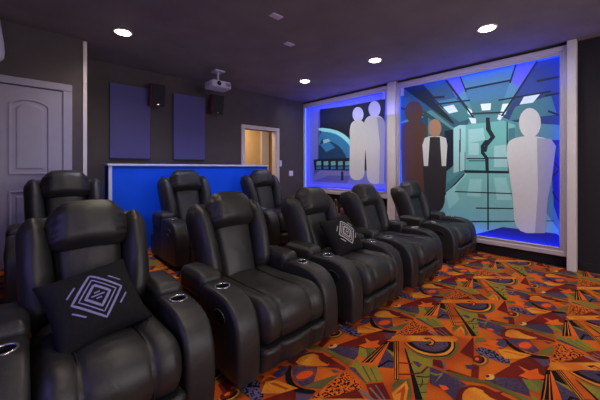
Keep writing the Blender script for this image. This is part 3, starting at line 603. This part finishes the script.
def nz(v, s=6.0, seed=0.0): return noise.noise(Vector((v[0] * s + seed, v[1] * s + 3.1, v[2] * s - 1.7)))
PILLAR = [(.47, .055), (.47, .455), (.458, .484), (.42, .496), (.34, .500), (.26, .499), (.19, .492), (.135, .477), (.09, .450), (.055, .410),
          (.032, .36), (.020, .30), (.015, .22), (.017, .12), (.026, .055)]
AX, AW = .342, .076            # arm centre, half width
CUP_Y, CUP_Z = .315, .501
def make_recliner():
    t = thing('recliner', 'recliner', 'recliner')
    L, LD = M['leather'], M['leather_dull']
    # base and feet
    boxes('base', [(-.40, .40, .10, .86, .035, .26)], M['plastic'], t, bevel=.01)
    for sx in (-.35, .35):
        for sy in (.14, .80):
            bm = bmesh.new(); lathe(bm, [(.028, 0), (.030, .006), (.024, .036)], 14, (sx, sy, 0)); link('foot', bm, M['plastic'], t, True)
    # seat
    def seat(p, q, nr):
        gx = math.exp(-((abs(q.x) - .125) / .010) ** 2)
        gc = math.exp(-((q.y - .10 * 0 + .02) / .012) ** 2) * 0
        lobe = math.cos(min(1, abs(q.x) / .125) * math.pi / 2) if abs(q.x) < .125 else math.sin((abs(q.x) - .125) / .14 * math.pi)
        z = q.z; y = q.y
        if nr.z > 0: z += nr.z * (.016 * lobe - .010 * gx) + .022 * max(0, -p[1]) * nr.z
        if nr.y < 0: y += nr.y * (.012 * lobe - .010 * gx)
        z += .004 * nz(q, 9) * max(0, nr.z)
        return (q.x, y, z)
    bm = bmesh.new(); rbox(bm, (.272, .37, .122), (.07, .13, .11), 46, seat, Matrix.Translation((0, .37, .300)))
    st = link('seat', bm, L, t, True)
    bm = bmesh.new()
    for s in (-1, 1):
        pts = [(s * .125, .68, .422), (s * .125, .40, .426), (s * .125, .20, .432), (s * .125, .12, .428), (s * .125, .07, .412), (s * .125, .035, .386), (s * .125, .016, .35), (s * .125, .010, .30), (s * .125, .012, .24), (s * .125, .022, .21)]
        tube(bm, pts, .0035, 6)
    link('piping', bm, LD, st, True)
    # footrest
    def foot(p, q, nr):
        gx = math.exp(-((abs(q.x) - .125) / .010) ** 2)
        lobe = math.cos(min(1, abs(q.x) / .125) * math.pi / 2) if abs(q.x) < .125 else math.sin((abs(q.x) - .125) / .14 * math.pi)
        y = q.y + (nr.y * (.012 * lobe - .010 * gx) if nr.y < 0 else 0)
        return (q.x, y + .02 * (-p[2]) , q.z)
    bm = bmesh.new(); rbox(bm, (.268, .07, .075), .03, 40, foot, Matrix.Translation((0, .083, .122)))
    link('footrest', bm, L, t, True)
    # back: frame leans back
    tau = math.radians(19)
    B = Matrix(((1, 0, 0, 0), (0, -math.cos(tau), math.sin(tau), .70), (0, math.sin(tau), math.cos(tau), .40), (0, 0, 0, 1)))   # (x, n, s)
    def shell(p, q, nr):
        w = 1 + .08 * p[2]
        return (q.x * w, q.y - .02 * (1 - p[0] ** 2) * (1 if nr.y < 0 else 0), q.z)
    bm = bmesh.new(); rbox(bm, (.262, .06, .45), .05, 22, shell, B @ Matrix.Translation((0, -.075, .13)))
    back = link('backrest', bm, LD, t, True)
    def lumbar(p, q, nr):
        w = 1 + .06 * p[2]
        puff = .030 * max(0, 1 - p[0] ** 2) * (1 - .7 * p[2] ** 4) if nr.y > 0 else 0
        return (q.x * w, q.y + puff + .004 * nz(q, 10, 2) * max(0, nr.y), q.z)
    bm = bmesh.new(); rbox(bm, (.158, .06, .235), .05, 30, lumbar, B @ Matrix.Translation((0, .01, .19)))
    link('lumbar_cushion', bm, L, back, True)
    for s in (-1, 1):
        def wing(p, q, nr):
            e = (p[2] + 1) / 2
            x = q.x * (1.0 - .12 * e) + s * (.012 + .030 * e)
            n = q.y + .030 * math.sin(e * math.pi) * max(0, nr.y + .2) - .03 * e ** 3
            pl = .0035 * math.sin(q.z * 150 + 6 * nz(q, 8, s)) * max(0, -s * nr.x + .3) * max(0, nr.y + .4)
            pl += .005 * nz(q, 14, 5 * s)
            return (x, n + pl, q.z - .02 * abs(p[0]) * e)
        bm = bmesh.new(); rbox(bm, (.078, .118, .30), (.074, .10, .105), 32, wing, B @ Matrix.Translation((s * .209, -.002, .275)))
        link('wing_cushion', bm, L, back, True)
    def head(p, q, nr):
        x = q.x * (1 - .05 * p[2] - .03 * p[2] ** 2)
        n = q.y + .028 * (1 - p[0] ** 2) * (1 - .5 * p[2] ** 2) * max(0, nr.y)
        edge = max(0, abs(p[0]) - .55) / .45
        n += .005 * edge * math.sin(q.z * 130 + 5 * nz(q, 7, 9)) * max(0, nr.y + .3)
        n += .004 * nz(q, 12, 4)
        return (x, n, q.z + .018 * (1 - p[0] ** 2) * (1 if p[2] > 0 else .4))
    bm = bmesh.new(); rbox(bm, (.198, .098, .142), (.095, .095, .10), 36, head, B @ Matrix.Translation((0, .045, .482)))
    link('headrest', bm, L, t, True)
    # arms
    for s in (-1, 1):
        cx = s * AX
        bm = bmesh.new(); prism(bm, PILLAR, cx - AW, cx + AW, .026, 4)
        bmesh.ops.triangulate(bm, faces=[f for f in bm.faces if len(f.verts) > 4])
        cb = bmesh.new(); lathe(cb, [(.037, -.075), (.040, .05)], 28, (cx, CUP_Y, CUP_Z)); 
        me = mesh_from_boolean(bm, cb, 'armrest')
        me.materials.clear(); me.materials.append(L)
        for p in me.polygons: p.use_smooth = True
        try: me.set_sharp_from_angle(angle=math.radians(50))
        except Exception: pass
        arm = bpy.data.objects.new('armrest', me); COL.objects.link(arm); arm.parent = t
        bm = bmesh.new(); lathe(bm, [(.0375, -.073), (.0365, -.070), (.0375, .0005), (.0375, .003), (.041, .005), (.0475, .004), (.049, .0015), (.0485, -.001), (.0395, -.001)], 32, (cx, CUP_Y, CUP_Z), cap_end=False)
        for f in bm.faces:
            c = f.calc_center_median()
            if c.z < CUP_Z - .002 and (c.x - cx) ** 2 + (c.y - CUP_Y) ** 2 < .0381 ** 2: f.material_index = 1
        c_ = link('cup_holder', bm, [M['chrome'], M['plastic']], arm, True); c_['label'] = 'chrome ringed cup holder'
        def pad(p, q, nr):
            return (q.x, q.y, q.z + .014 * (1 - p[0] ** 2) * (1 - p[1] ** 2) * max(0, nr.z) + .003 * nz(q, 11, s))
        bm = bmesh.new(); rbox(bm, (AW + .006, .165, .078), .04, 22, pad, Matrix.Translation((cx, .605, .462)))
        link('arm_pad', bm, L, arm, True)
        bm = bmesh.new(); box(bm, cx - AW + .008, cx + AW - .008, .40, .765, .055, .40, bevel=.02)
        link('side_panel', bm, LD, arm)
    # recline lever pocket on the outer side of one arm
    bm = bmesh.new(); xo = -(AX + AW)
    ring = [(xo - .001, .215 + .062 * math.cos(a), .375 + .036 * math.sin(a)) for a in [2 * math.pi * k / 24 for k in range(24)]]
    tube(bm, ring, .006, 8, True)
    bm.faces.new([bm.verts.new((xo - .0015, y, z)) for _, y, z in ring])
    hd = link('recline_lever', bm, M['plastic'], t, True)
    return t
proto = make_recliner()
FY, BY = 1.345, 2.985
SPOTS = [
 (.287, FY, 0, 0, 'black leather recliner nearest the camera in the bottom left corner, holding a black pillow', 'recliners of the front row'),
 (1.240, FY, 0, 1, 'black leather recliner with an empty seat, second from the left in the front row', 'recliners of the front row'),
 (2.205, FY, 0, 2.5, 'black leather recliner in the middle of the front row with a black pillow', 'recliners of the front row'),
 (3.160, FY + .015, 0, 3, 'black leather recliner just right of the middle one with the pillow, seat empty', 'recliners of the front row'),
 (4.345, FY + .035, 0, 0, 'black leather recliner at the far right end, in front of the corridor mural', 'recliners of the front row'),
 (.320, BY, RZ, 0, 'black leather recliner in the back row before the closed white door', 'recliners of the back row'),
 (1.530, BY, RZ, 0, 'black leather recliner in the back row at the middle of the blue half wall', 'recliners of the back row'),
 (2.720, BY, RZ, 0, 'black leather recliner in the back row before the open doorway', 'recliners of the back row'),
]
for i, (x, y, z, rz, lab, grp) in enumerate(SPOTS):
    o = proto if i == 0 else copy_tree(proto)
    o.location = (x, y, z); o.rotation_euler = (0, 0, math.radians(rz)); o['label'] = lab; o['group'] = grp

# ------------------------------------------------------------------ throw pillows with a plain printed motif
PW, PT = .190, .082
def pil(a, b, side=1, lift=0.0):
    e = max(0, (1 - a ** 4)) * max(0, (1 - b ** 4))
    t = PT * (e ** .55) * (1 - .12 * (a * a + b * b))
    sh = 1 - .10 * ((1 - abs(b) ** 2) if abs(a) > abs(b) else (1 - abs(a) ** 2)) * max(abs(a), abs(b)) ** 3
    return Vector((a * PW * 1.04 * sh, -side * (t + lift) - .004 * nz((a, b, side), 2.5, 1) * e, b * PW * sh))
def make_pillow(name, label, mat_print):
    t = thing(name, label, 'pillow')
    bm = bmesh.new(); N = 30
    for side in (1, -1):
        g = [[bm.verts.new(pil(-1 + 2 * i / N, -1 + 2 * j / N, side)) for j in range(N + 1)] for i in range(N + 1)]
        for i in range(N):
            for j in range(N):
                f = (g[i][j], g[i + 1][j], g[i + 1][j + 1], g[i][j + 1])
                bm.faces.new(f if side == 1 else tuple(reversed(f)))
    bmesh.ops.remove_doubles(bm, verts=bm.verts, dist=.0012)
    link('cover', bm, M['pillow'], t, True)
    bm = bmesh.new()
    def stripe(pts, w):
        pts = [Vector(p) for p in pts]; prev = None
        dense = []
        for a, b in zip(pts, pts[1:]):
            for k in range(8): dense.append(a.lerp(b, k / 8))
        dense.append(pts[-1])
        for i, p in enumerate(dense):
            d = (dense[min(i + 1, len(dense) - 1)] - dense[max(i - 1, 0)]).normalized(); nn = Vector((-d.y, d.x)) * w
            row = [bm.verts.new(pil(*(p + nn), 1, .0018)), bm.verts.new(pil(*(p - nn), 1, .0018))]
            if prev: bm.faces.new((prev[0], row[0], row[1], prev[1]))
            prev = row
    # nested diamonds crossed by a few bars: a plain geometric print
    for r, w in ((.62, .026), (.46, .016), (.30, .030)):
        stripe([(0, r), (r * .86, 0), (0, -r), (-r * .86, 0), (0, r)], w)
    for y in (-.08, 0.0, .08):
        stripe([(-.14 + abs(y), y), (.14 - abs(y), y)], .018)
    for s in (-1, 1):
        stripe([(s * .36, .42), (s * .58, .20)], .018); stripe([(s * .36, -.42), (s * .58, -.20)], .018)
    bmesh.ops.recalc_face_normals(bm, faces=bm.faces)
    link('printed_motif', bm, mat_print, t, True)
    return t
p1 = make_pillow('throw_pillow', 'black pillow with lavender diamond print lying on the recliner nearest the camera', M['print'])
p1.matrix_world = Matrix.Translation((.262, 1.755, .555)) @ Matrix.Rotation(math.radians(2), 4, 'Z') @ Matrix.Rotation(math.radians(-46), 4, 'X') @ Matrix.Rotation(math.radians(-10), 4, 'Y')
p2 = make_pillow('throw_pillow', 'black pillow with white diamond print on the middle front-row recliner', M['print_white'])
p2.matrix_world = Matrix.Translation((2.24, 1.82, .575)) @ Matrix.Rotation(math.radians(-4), 4, 'Z') @ Matrix.Rotation(math.radians(-34), 4, 'X') @ Matrix.Rotation(math.radians(-6), 4, 'Y')
for p in (p1, p2): p['group'] = 'throw pillows on the front-row recliners'

# ------------------------------------------------------------------ acoustic panels and speakers on the back wall
for x0, x1, lab in ((.916, 1.461, 'slate blue fabric acoustic panel on the back wall, the left of the two'), (1.814, 2.358, 'slate blue fabric acoustic panel on the back wall, between the two speakers')):
    bm = bmesh.new(); box(bm, x0, x1, YB - .052, YB - .001, 1.36, 2.455, bevel=.008)
    tag(link('acoustic_panel', bm, M['acoustic']), lab, 'acoustic panel', 'acoustic panels on the back wall')
def speaker(x, z, rz, lab):
    t = thing('wall_speaker', lab, 'speaker', (x, YB, z), 0, 'wooden wall speakers')
    R = Matrix.Translation((0, -.19, 0)) @ Matrix.Rotation(rz, 4, 'Z') @ Matrix.Rotation(math.radians(9), 4, 'X')
    bm = bmesh.new(); box(bm, -.10, .10, -.075, .075, -.17, .17, bevel=.006); bmesh.ops.transform(bm, matrix=R, verts=bm.verts); link('cabinet', bm, M['wood'], t)
    bm = bmesh.new(); box(bm, -.092, .097, -.094, -.074, -.163, .163, bevel=.006); bmesh.ops.transform(bm, matrix=R, verts=bm.verts); link('grille', bm, M['grille'], t)
    bm = bmesh.new(); box(bm, -.012, .012, -.098, -.094, -.145, -.133); bmesh.ops.transform(bm, matrix=R, verts=bm.verts); link('badge', bm, M['chrome'], t)
    bm = bmesh.new(); box(bm, -.03, .03, -.14, 0, -.03, .03, bevel=.004); link('bracket', bm, M['plastic'], t)
speaker(1.51, 2.335, math.radians(-3), 'wooden wall speaker with black grille between the two acoustic panels')
speaker(2.50, 2.335, math.radians(-3), 'wooden wall speaker with black grille right of both acoustic panels, below the projector')

# ------------------------------------------------------------------ projector
t = thing('projector', 'white projector hanging from the ceiling on a short mount', 'projector', (2.24, 4.29, H))
bm = bmesh.new(); prof = [(-.145, -.15), (-.17, -.11), (-.17, .11), (-.15, .14), (.15, .14), (.17, .11), (.17, -.11), (.145, -.15)]
a = [bm.verts.new((x, y, -.285)) for x, y in prof]; b = [bm.verts.new((x * .97, y * .97, -.185)) for x, y in prof]
bm.faces.new(list(reversed(a))); bm.faces.new(b)
for i in range(8): bm.faces.new((a[i], a[(i + 1) % 8], b[(i + 1) % 8], b[i]))
bmesh.ops.recalc_face_normals(bm, faces=bm.faces)
bmesh.ops.bevel(bm, geom=list(bm.edges), offset=.012, segments=3, affect='EDGES'); pb = link('body', bm, M['projector'], t)
AXY = Matrix.Rotation(math.radians(90), 4, 'X')
bm = bmesh.new(); lathe(bm, [(.030, 0), (.034, .012), (.030, .016), (.022, .010), (.0, .008)], 24, (-.06, -.148, -.235), AXY); link('lens', bm, M['lens'], pb, True)
boxes('vent', [(.06 + k * .016, .066 + k * .016, -.1535, -.149, -.26, -.21) for k in range(5)], M['plastic'], pb)
bm = bmesh.new(); lathe(bm, [(.018, -.19), (.018, -.03), (.03, -.025)], 18); link('mount_pole', bm, M['projector'], t, True)
bm = bmesh.new(); box(bm, -.085, .085, -.085, .085, -.028, 0, bevel=.012); link('mount_plate', bm, M['projector'], t)
boxes('mount_arm', [(-.10, .10, -.014, .014, -.19, -.178), (-.014, .014, -.10, .10, -.19, -.178)], M['projector'], t, bevel=.002)

# ------------------------------------------------------------------ ceiling fittings
def downlight(x, y, lab, energy=42):
    t = thing('ceiling_light', lab, 'ceiling light', (x, y, H), 0, 'recessed ceiling lights')
    bm = bmesh.new(); lathe(bm, [(.100, 0), (.100, -.006), (.090, -.010), (.078, -.008), (.076, -.003)], 36); link('trim_ring', bm, M['trim'], t, True)
    bm = bmesh.new(); lathe(bm, [(.077, -.002), (.068, -.014), (.045, -.022), (0, -.026)], 36); link('diffuser', bm, M['bulb'], t, True)
    lamp(x, y, energy)
def lamp(x, y, energy):
    l = bpy.data.lights.new('downlight_lamp', 'SPOT'); l.energy = energy; l.color = (1.0, .86, .70); l.spot_size = math.radians(150); l.spot_blend = .8; l.shadow_soft_size = .08
    o = bpy.data.objects.new('downlight_lamp', l); COL.objects.link(o); o.location = (x, y, H - .03)
downlight(.822, 3.785, 'round recessed ceiling light above the closed door side, top left')
downlight(3.61, 3.75, 'round recessed ceiling light above the planet mural, farthest away')
downlight(3.63, 2.35, 'round recessed ceiling light above the post between the murals')
downlight(3.69, .984, 'round recessed ceiling light above the corridor mural, largest on the right')
for x, y in ((.82, 2.35), (.82, .98), (.82, -.6), (3.69, -.5)):
    downlight(x, y, 'round recessed ceiling light over the open carpet at the front of the room')
for x, y, lab in ((1.855, 2.344, 'small white blank ceiling plate, the nearer of the two'), (2.39, 2.763, 'small white blank ceiling plate, the farther of the two')):
    bm = bmesh.new(); box(bm, x - .062, x + .062, y - .040, y + .040, H - .008, H, bevel=.003)
    tag(link('ceiling_plate', bm, M['plate']), lab, 'ceiling plate', 'blank ceiling plates')
# rounded pale lamp high on the door wall
t = thing('wall_lamp', 'pale rounded lamp high on the wall above the closed door, cut by the left edge', 'lamp', (-.285, DY, 2.27))
bm = bmesh.new(); lathe(bm, [(0, -.02), (.07, -.017), (.125, .0), (.152, .04), (.157, .10), (.150, .2), (.135, .32), (.125, .41), (0, .415)], 30, (0, -.16, 0)); link('shade', bm, M['pod'], t, True)
boxes('bracket', [(-.03, .03, -.10, 0, .14, .20)], M['plastic'], t, bevel=.004)

# ------------------------------------------------------------------ switches
def plate(name, x, z, w, h, lab, n):
    t = thing(name, lab, 'switch', (x, YB, z))
    bm = bmesh.new(); box(bm, -w / 2, w / 2, -.008, 0, -h / 2, h / 2, bevel=.003); link('cover_plate', bm, M['plate'], t)
    for k in range(n):
        xx = (k - (n - 1) / 2) * .046
        bm = bmesh.new(); box(bm, xx - .015, xx + .015, -.013, -.008, -.03, .03, bevel=.002); link('rocker', bm, M['plate'], t)
plate('light_switch', 4.415, 1.10, .115, .115, 'white double light switch plate on the dark wall left of the planet mural', 2)
plate('light_switch', 4.115, 1.32, .06, .13, 'narrow white switch plate at the right edge of the open doorway', 1)

# ------------------------------------------------------------------ small table with things behind the front row
t = thing('side_table', 'small black side table behind the front row, mostly hidden between recliners', 'table', (3.06, 2.56, 0))
boxes('table_top', [(-.17, .17, -.17, .17, .565, .59)], M['table'], t, bevel=.004)
for sx in (-.14, .14):
    for sy in (-.14, .14):
        boxes('leg', [(sx - .015, sx + .015, sy - .015, sy + .015, 0, .565)], M['table'], t, bevel=.003)
t = thing('bottle', 'slim amber bottle with a tall pale loop handle, upright behind the front row', 'bottle', (3.02, 2.55, .59))
bm = bmesh.new(); lathe(bm, [(.0, 0), (.030, .002), (.032, .02), (.030, .09), (.022, .12)], 20); link('body', bm, M['amber_glass'], t, True)
bm = bmesh.new(); tube(bm, [(-.018, 0, .115), (-.020, 0, .19), (-.012, 0, .212), (0, 0, .218), (.012, 0, .212), (.020, 0, .19), (.018, 0, .115)], .006, 8); link('loop_handle', bm, M['silver_loop'], t, True)
t = thing('snack_box', 'small pink and white card box beside the amber bottle', 'box', (3.16, 2.53, .59), .3)
boxes('carton', [(-.05, .05, -.03, .03, 0, .075)], M['pink'], t, bevel=.002)
boxes('flap', [(-.05, .04, -.028, .028, .0755, .095)], M['card'], t, bevel=.002)

# ------------------------------------------------------------------ light
def area(name, loc, rot, sx, sy, energy, col, spread=180):
    l = bpy.data.lights.new(name, 'AREA'); l.shape = 'RECTANGLE'; l.size = sx; l.size_y = sy; l.energy = energy; l.color = col; l.spread = math.radians(spread)
    o = bpy.data.objects.new(name, l); COL.objects.link(o); o.location = loc; o.rotation_euler = rot
area('front_fill', (1.9, YF + .05, 1.5), (math.radians(90), 0, 0), 3.2, 1.8, 85, (1.0, .92, .94))  # added fill for the whole room, no lit screen stands here
area('left_strip_glow', (XL + .05, .8, 1.3), (0, math.radians(-90), 0), 1.2, 2.4, 16, (.30, .26, 1.0))
area('mural_fill', (3.9, 1.5, 2.71), (0, math.radians(-38), 0),   .10, 1.8, 10, (.85, .95, 1.0), 110)  # this and the next: added lights without fixtures, brightening the murals
area('mural_fill', (3.9, 3.9, 2.71), (0, math.radians(-38), 0), .10, 1.8, 9, (.85, .90, 1.0), 110)
area('ceiling_blue_fill', (4.66, 2.6, 2.15), (math.radians(180), 0, 0), .06, 4.2, 13, (.10, .10, 1.0))  # added unseen uplight, stands in for blue LED glow on the ceiling
area('hall_light', (3.6, 5.9, 2.45), (0, 0, 0), .8, .8, 26, (1.0, .85, .62))
area('half_wall_fill', (1.95, 3.3, 2.70), (math.radians(24), 0, 0), 2.8, .08, 12, (.40, .48, 1.0), 80)  # added light with no fixture, aimed to brighten the blue half wall
w = bpy.data.worlds.new('dark_room'); bpy.context.scene.world = w; w.use_nodes = True
w.node_tree.nodes['Background'].inputs['Color'].default_value = (.02, .02, .035, 1)

# ------------------------------------------------------------------ camera
cam = bpy.data.cameras.new('camera'); co = bpy.data.objects.new('camera', cam); COL.objects.link(co)
cam.sensor_width = 36; cam.lens = 298 / 600 * 36; cam.shift_y = -32 / 600; cam.clip_start = .02
co.location = (0, 0, 1.22); co.rotation_euler = (math.radians(90), 0, -math.asin(.6815))
bpy.context.scene.camera = co
bpy.context.scene.view_settings.view_transform = 'Standard'
